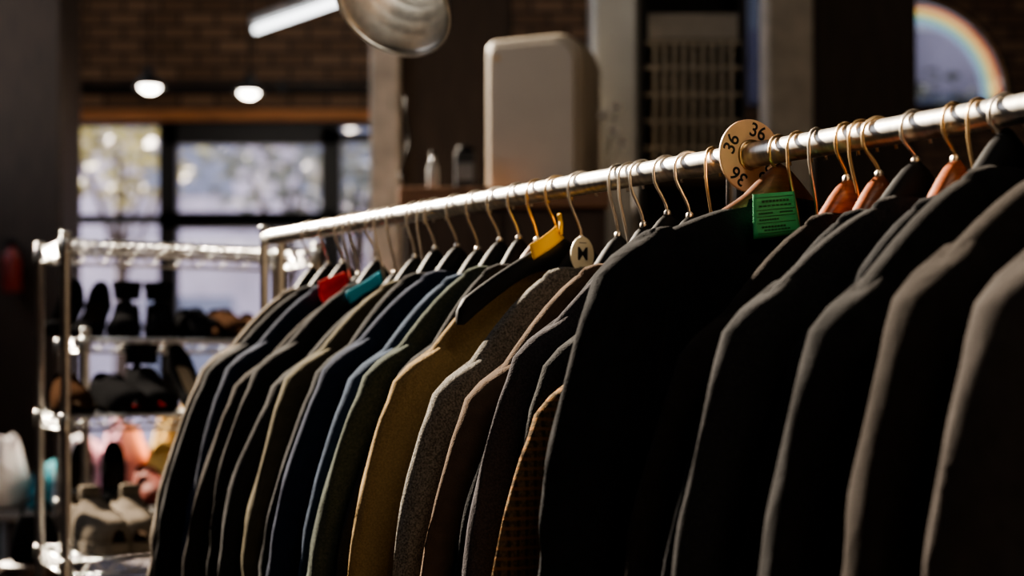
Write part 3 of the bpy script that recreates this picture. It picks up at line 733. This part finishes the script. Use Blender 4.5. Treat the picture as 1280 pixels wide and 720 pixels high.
S('boot','black ankle boot in the middle of the middle shelf',onA(.235,.305,1),-.05,LEB,SOLEB,REDL,GM)
S('pump','black heeled shoe with pale lining on the middle shelf',onA(.325,.28,1),.15,LEB,SOLEB,PALEL,GM)
S('flat','black flat at the right of the middle shelf',onA(.415,.29,1),.0,LEB,SOLEB,LIN,GM)
S('pump','black high heel on the low shelf above the grey sneakers',onB(.05,.28,1),-.3,LEB,SOLEB,LIN,GL)
S('pump','second black high heel, right of its twin above grey sneakers',onB(.135,.28,1),-.2,LEB,SOLEB,LIN,GL)
S('dress','red-brown leather shoe on the low shelf beside the heels',onB(.23,.31,1),-.1,LRD,SOLEB,LIN,GL)
S('dress','black lace-up on the low shelf right of the red-brown shoe',onB(.325,.31,1),.1,LEB,SOLEB,LIN,GL)
S('sneaker','grey suede sneaker, left one on the bottom shelf',onA(.085,.305,2),.12,LGR,SOLEW,LIN,GL)
S('sneaker','grey suede sneaker, right one on the bottom shelf',onA(.205,.306,2),-.12,LGR,SOLEW,LIN,GL)
S('dress','black lace-up on the bottom shelf right of grey sneakers',onA(.315,.305,2),0,LEB,SOLEB,LIN,GL)

# stool + black bag
sx,sy,sz=PX(44,3.7),3.7,PZ(702,3.7)
t=thing('wooden_stool','tall narrow dark stool left of the wire shelves','stool',(sx,sy,0))
b=MB(); b.lathe([(.085,sz-.03),(.09,sz-.025),(.09,sz-.005),(.085,sz)],24); b.build('seat',DBW,t)
for k in range(4):
    a=PI/4+k*PI/2; b=MB(); b.tube([(.06*math.cos(a),.06*math.sin(a),sz-.02),(.085*math.cos(a),.085*math.sin(a),0)],.012,8); b.build('leg',DBW,t)
t=thing('handbag','small black leather handbag on the narrow stool','bag',(sx,sy,sz),.3)
b=MB(); rs=[]
for z,w,d in ((0,.055,.035),(.01,.062,.040),(.06,.060,.036),(.10,.048,.022),(.12,.040,.010)):
    rs.append([(w*sgn(math.cos(a))*abs(math.cos(a))**.6,d*sgn(math.sin(a))*abs(math.sin(a))**.6,z) for a in [2*PI*k/24 for k in range(24)]])
b.loft(rs); b.build('body',LEB,t)
b=MB(); b.tube([(-.035,0,.115),(-.03,0,.15),(0,0,.17),(.03,0,.15),(.035,0,.115)],.004,8); b.build('handle',LEB,t)

# table with clothes
tx0,tx1=-2.05,-.75; tz=PZ(640,5.0)
t=thing('folding_table','pale table behind the shelves carrying heaped clothes','table',((tx0+tx1)/2,5.3,0)); w=(tx1-tx0)/2
b=MB(); b.box(-w,w,-.32,.32,tz-.03,tz); b.build('tabletop',mat('pale_laminate',(.4,.36,.32),.5),t,smooth=False,bevel=.005)
for sx_ in (-1,1):
    for sy_ in (-1,1):
        b=MB(); b.tube([(sx_*(w-.06),sy_*.27,0),(sx_*(w-.06),sy_*.27,tz-.03)],.014,10); b.build('leg',GREY,t)
def heap(label,px,z,w,d,h,c,seed,amp=.22):
    x=PX(px,5.15); t=thing('crumpled_garment',label,'clothes',(x,5.15,z),random.uniform(-.15,.15),'heaped clothes on the table')
    m=fabric('cloth_'+str(seed),c,'plain',tuple(min(1,q*1.15) for q in c))
    b=MB(); rs=[]
    for q in range(9):
        f=q/8; k=math.cos(f*PI/2*.93)**.5; r=[]
        for i in range(40):
            a=2*PI*i/40; c_,s_=math.cos(a),math.sin(a)
            nn=1+amp*noise.noise((c_*2.2+seed*3.1,s_*2.2,f*2.5))+amp*.5*noise.noise((c_*5+seed,s_*5,f*5))
            zz=h*f*(1+.25*noise.noise((c_*1.5+seed,s_*1.5,7)))
            r.append((w/2*k*nn*c_,d/2*k*nn*s_,zz))
        rs.append(r)
    b.loft(rs); b.build('cloth',m,t,sub=1)
    b=MB(); pts=[]
    for q in range(9):
        f=q/8; pts.append((-w*.3+w*.6*f,-d*.40*math.sin(PI*(.25+.5*f)),h*(.50+.18*math.sin(PI*f))))
    b.tube(pts,[w*.05+w*.03*math.sin(PI*q/8) for q in range(9)],10); b.build('sleeve',m,t)
heap('white crumpled shirt in the clothes heap behind the shelf posts',104,tz,.20,.32,.26,(.85,.80,.80),3)
heap('pink crumpled garment in the clothes heap',156,tz,.19,.30,.31,(.85,.42,.50),4)
heap('teal crumpled garment at the left of the clothes heap',60,tz,.13,.3,.16,(.08,.3,.36),5)
heap('tan yellow crumpled sweater at the right of the heap',222,tz,.22,.34,.35,(.72,.46,.15),6)
heap('white cloth added as a bright patch at the far left edge',8,tz,.15,.3,.25,(.80,.76,.74),8)  # white form added to make the bright patch at the left edge

# ------------------------------------------------------------------ OUTDOORS
b=MB(); b.box(-30,30,YB+.35,45,-.12,-.02); struct(b.build('ground',mat('street_paving',(.45,.44,.45),.9),smooth=False))
b=MB(); b.box(-30,XL-.35,-20,YB+.34,-.12,-.02); struct(b.build('ground_left',mat('street_paving_left',(.35,.34,.35),.9),smooth=False))
t=thing('building','pale lilac grey building across the street behind the windows','building',(-3,24,0))
b=MB(); b.box(-14,14,0,5,0,7.0); b.build('wall',mat('lilac_render',(.58,.54,.64),.9,0,.4,.8),t,smooth=False)
DW=mat('street_window',(.22,.25,.34),.15)
for k in range(9):
    for z0 in (.8,4.2):
        b=MB(); b.box(-11+k*2.6,-9.5+k*2.6,-.05,.0,z0,z0+1.7); b.build('window',DW,t,smooth=False)
b=MB(); b.box(-14,14,-.3,0,3.2,3.45); b.build('cornice',mat('pale_stone',(.75,.71,.74),.9),t,smooth=False)
LF=[mat('leaf_yellowgreen',(.36,.34,.15),.5,0,.5,3),mat('leaf_green',(.18,.20,.18),.5,0,.5,3)]
def tree(label,x,y,h,r,lm,seed,nl=420):
    t=thing('street_tree',label,'tree',(x,y,-.02)); rd=random.Random(seed)
    b=MB(); b.tube([(0,0,0),(.05,0,h*.4),(-.05,.05,h*.8)],[.10,.08,.04],10)
    for k in range(5):
        a=k*1.3; b.tube([(.0,0,h*.45+k*.15),(r*.5*math.cos(a),r*.5*math.sin(a),h*.7+k*.1)],[.04,.015],6)
    b.build('trunk',DARKWOOD,t)
    b=MB()
    for k in range(nl):
        v=Vector((rd.gauss(0,1),rd.gauss(0,1),rd.gauss(0,1))).normalized()*r*rd.random()**.4
        c=Vector((v.x,v.y,h*.8+v.z*.8)); 
        M=Matrix.Translation(c)@Matrix.Rotation(rd.uniform(0,6),4,'Z')@Matrix.Rotation(rd.uniform(0,3),4,'X'); s=rd.uniform(.08,.16)
        b.add([(-s,0,0),(0,-s*.5,0),(s,0,0),(0,s*.5,0)],[(0,1,2,3)],M)
    b.build('foliage',lm,t,smooth=False)
tree('yellow-green street tree outside the left window',-4.7,17,5.0,1.0,LF[0],1,330)
tree('grey-green street tree outside the middle window',-3.0,19,5.1,1.2,LF[1],2,380)
tree('small grey-green tree outside the right hand panes',-1.9,17.5,4.4,.7,LF[1],3,200)
tree('leafy tree outside the arched window',5.4,18,5.2,1.2,LF[1],4,300)

# ------------------------------------------------------------------ LIGHT
w=bpy.data.worlds.new('world'); SC.world=w; w.use_nodes=True; nt=w.node_tree; bg=nt.nodes['Background']
tc=nt.nodes.new('ShaderNodeTexCoord'); sp=nt.nodes.new('ShaderNodeSeparateXYZ'); cr=nt.nodes.new('ShaderNodeValToRGB')
nt.links.new(tc.outputs['Generated'],sp.inputs[0]); nt.links.new(sp.outputs['Z'],cr.inputs['Fac']); nt.links.new(cr.outputs['Color'],bg.inputs['Color'])
cr.color_ramp.elements[0].color=(.98,.95,.95,1); cr.color_ramp.elements[1].color=(.58,.68,.90,1)
bg.inputs['Strength'].default_value=1.8
sd_=Vector((-.62,.60,.50)).normalized()
l=bpy.data.lights.new('sun','SUN'); l.energy=40; l.angle=math.radians(1.2); l.color=(1,.86,.68)
o=bpy.data.objects.new('sun',l); C.objects.link(o); o.rotation_euler=sd_.to_track_quat('Z','Y').to_euler(); o.location=(-6,4,6)
def area(name,loc,rot,sx,sy,e=0,c=(1,1,1),portal=False):
    l=bpy.data.lights.new(name,'AREA'); l.shape='RECTANGLE'; l.size=sx; l.size_y=sy; l.cycles.is_portal=portal
    if not portal: l.energy=e; l.color=c
    o=bpy.data.objects.new(name,l); C.objects.link(o); o.location=loc; o.rotation_euler=rot
area('portal',(XL-.21,(LY0+LY1)/2,(LZ0+LZ1)/2),(0,-PI/2,0),LZ1-LZ0,LY1-LY0,portal=True)
area('portal',((wx0+wx1)/2,YB+.21,wz1/2),(-PI/2,0,0),wx1-wx0,wz1,portal=True)
area('portal',(ax,YB+.21,az+.27),(-PI/2,0,0),2*ar,.85,portal=True)
area('portal',((sx0+sx1)/2,YB+.21,(sz0+sz1)/2),(-PI/2,0,0),sx1-sx0,sz1-sz0,portal=True)
# unseen fill lights added near the ceiling to lift the dark fronts
area('fill_light',(1.2,-.9,4.5),(0,0,0),1.2,.4,46,(1,.90,.78))
area('fill_light',(1.6,3.6,4.5),(0,0,0),1.2,.4,8,(1,.86,.68))

try:
    SC.view_settings.look='AgX - Medium High Contrast'
except Exception as ex: print('look',ex)

# ------------------------------------------------------------------ CAMERA
cam=bpy.data.cameras.new('camera'); co=bpy.data.objects.new('camera',cam); C.objects.link(co)
co.location=(0,0,EYE); co.rotation_euler=(PI/2,0,0); cam.lens=50.0; cam.sensor_width=36; cam.shift_y=100/1280
cam.clip_start=.05; cam.dof.use_dof=True; cam.dof.focus_distance=1.9; cam.dof.aperture_fstop=2.5
SC.camera=co
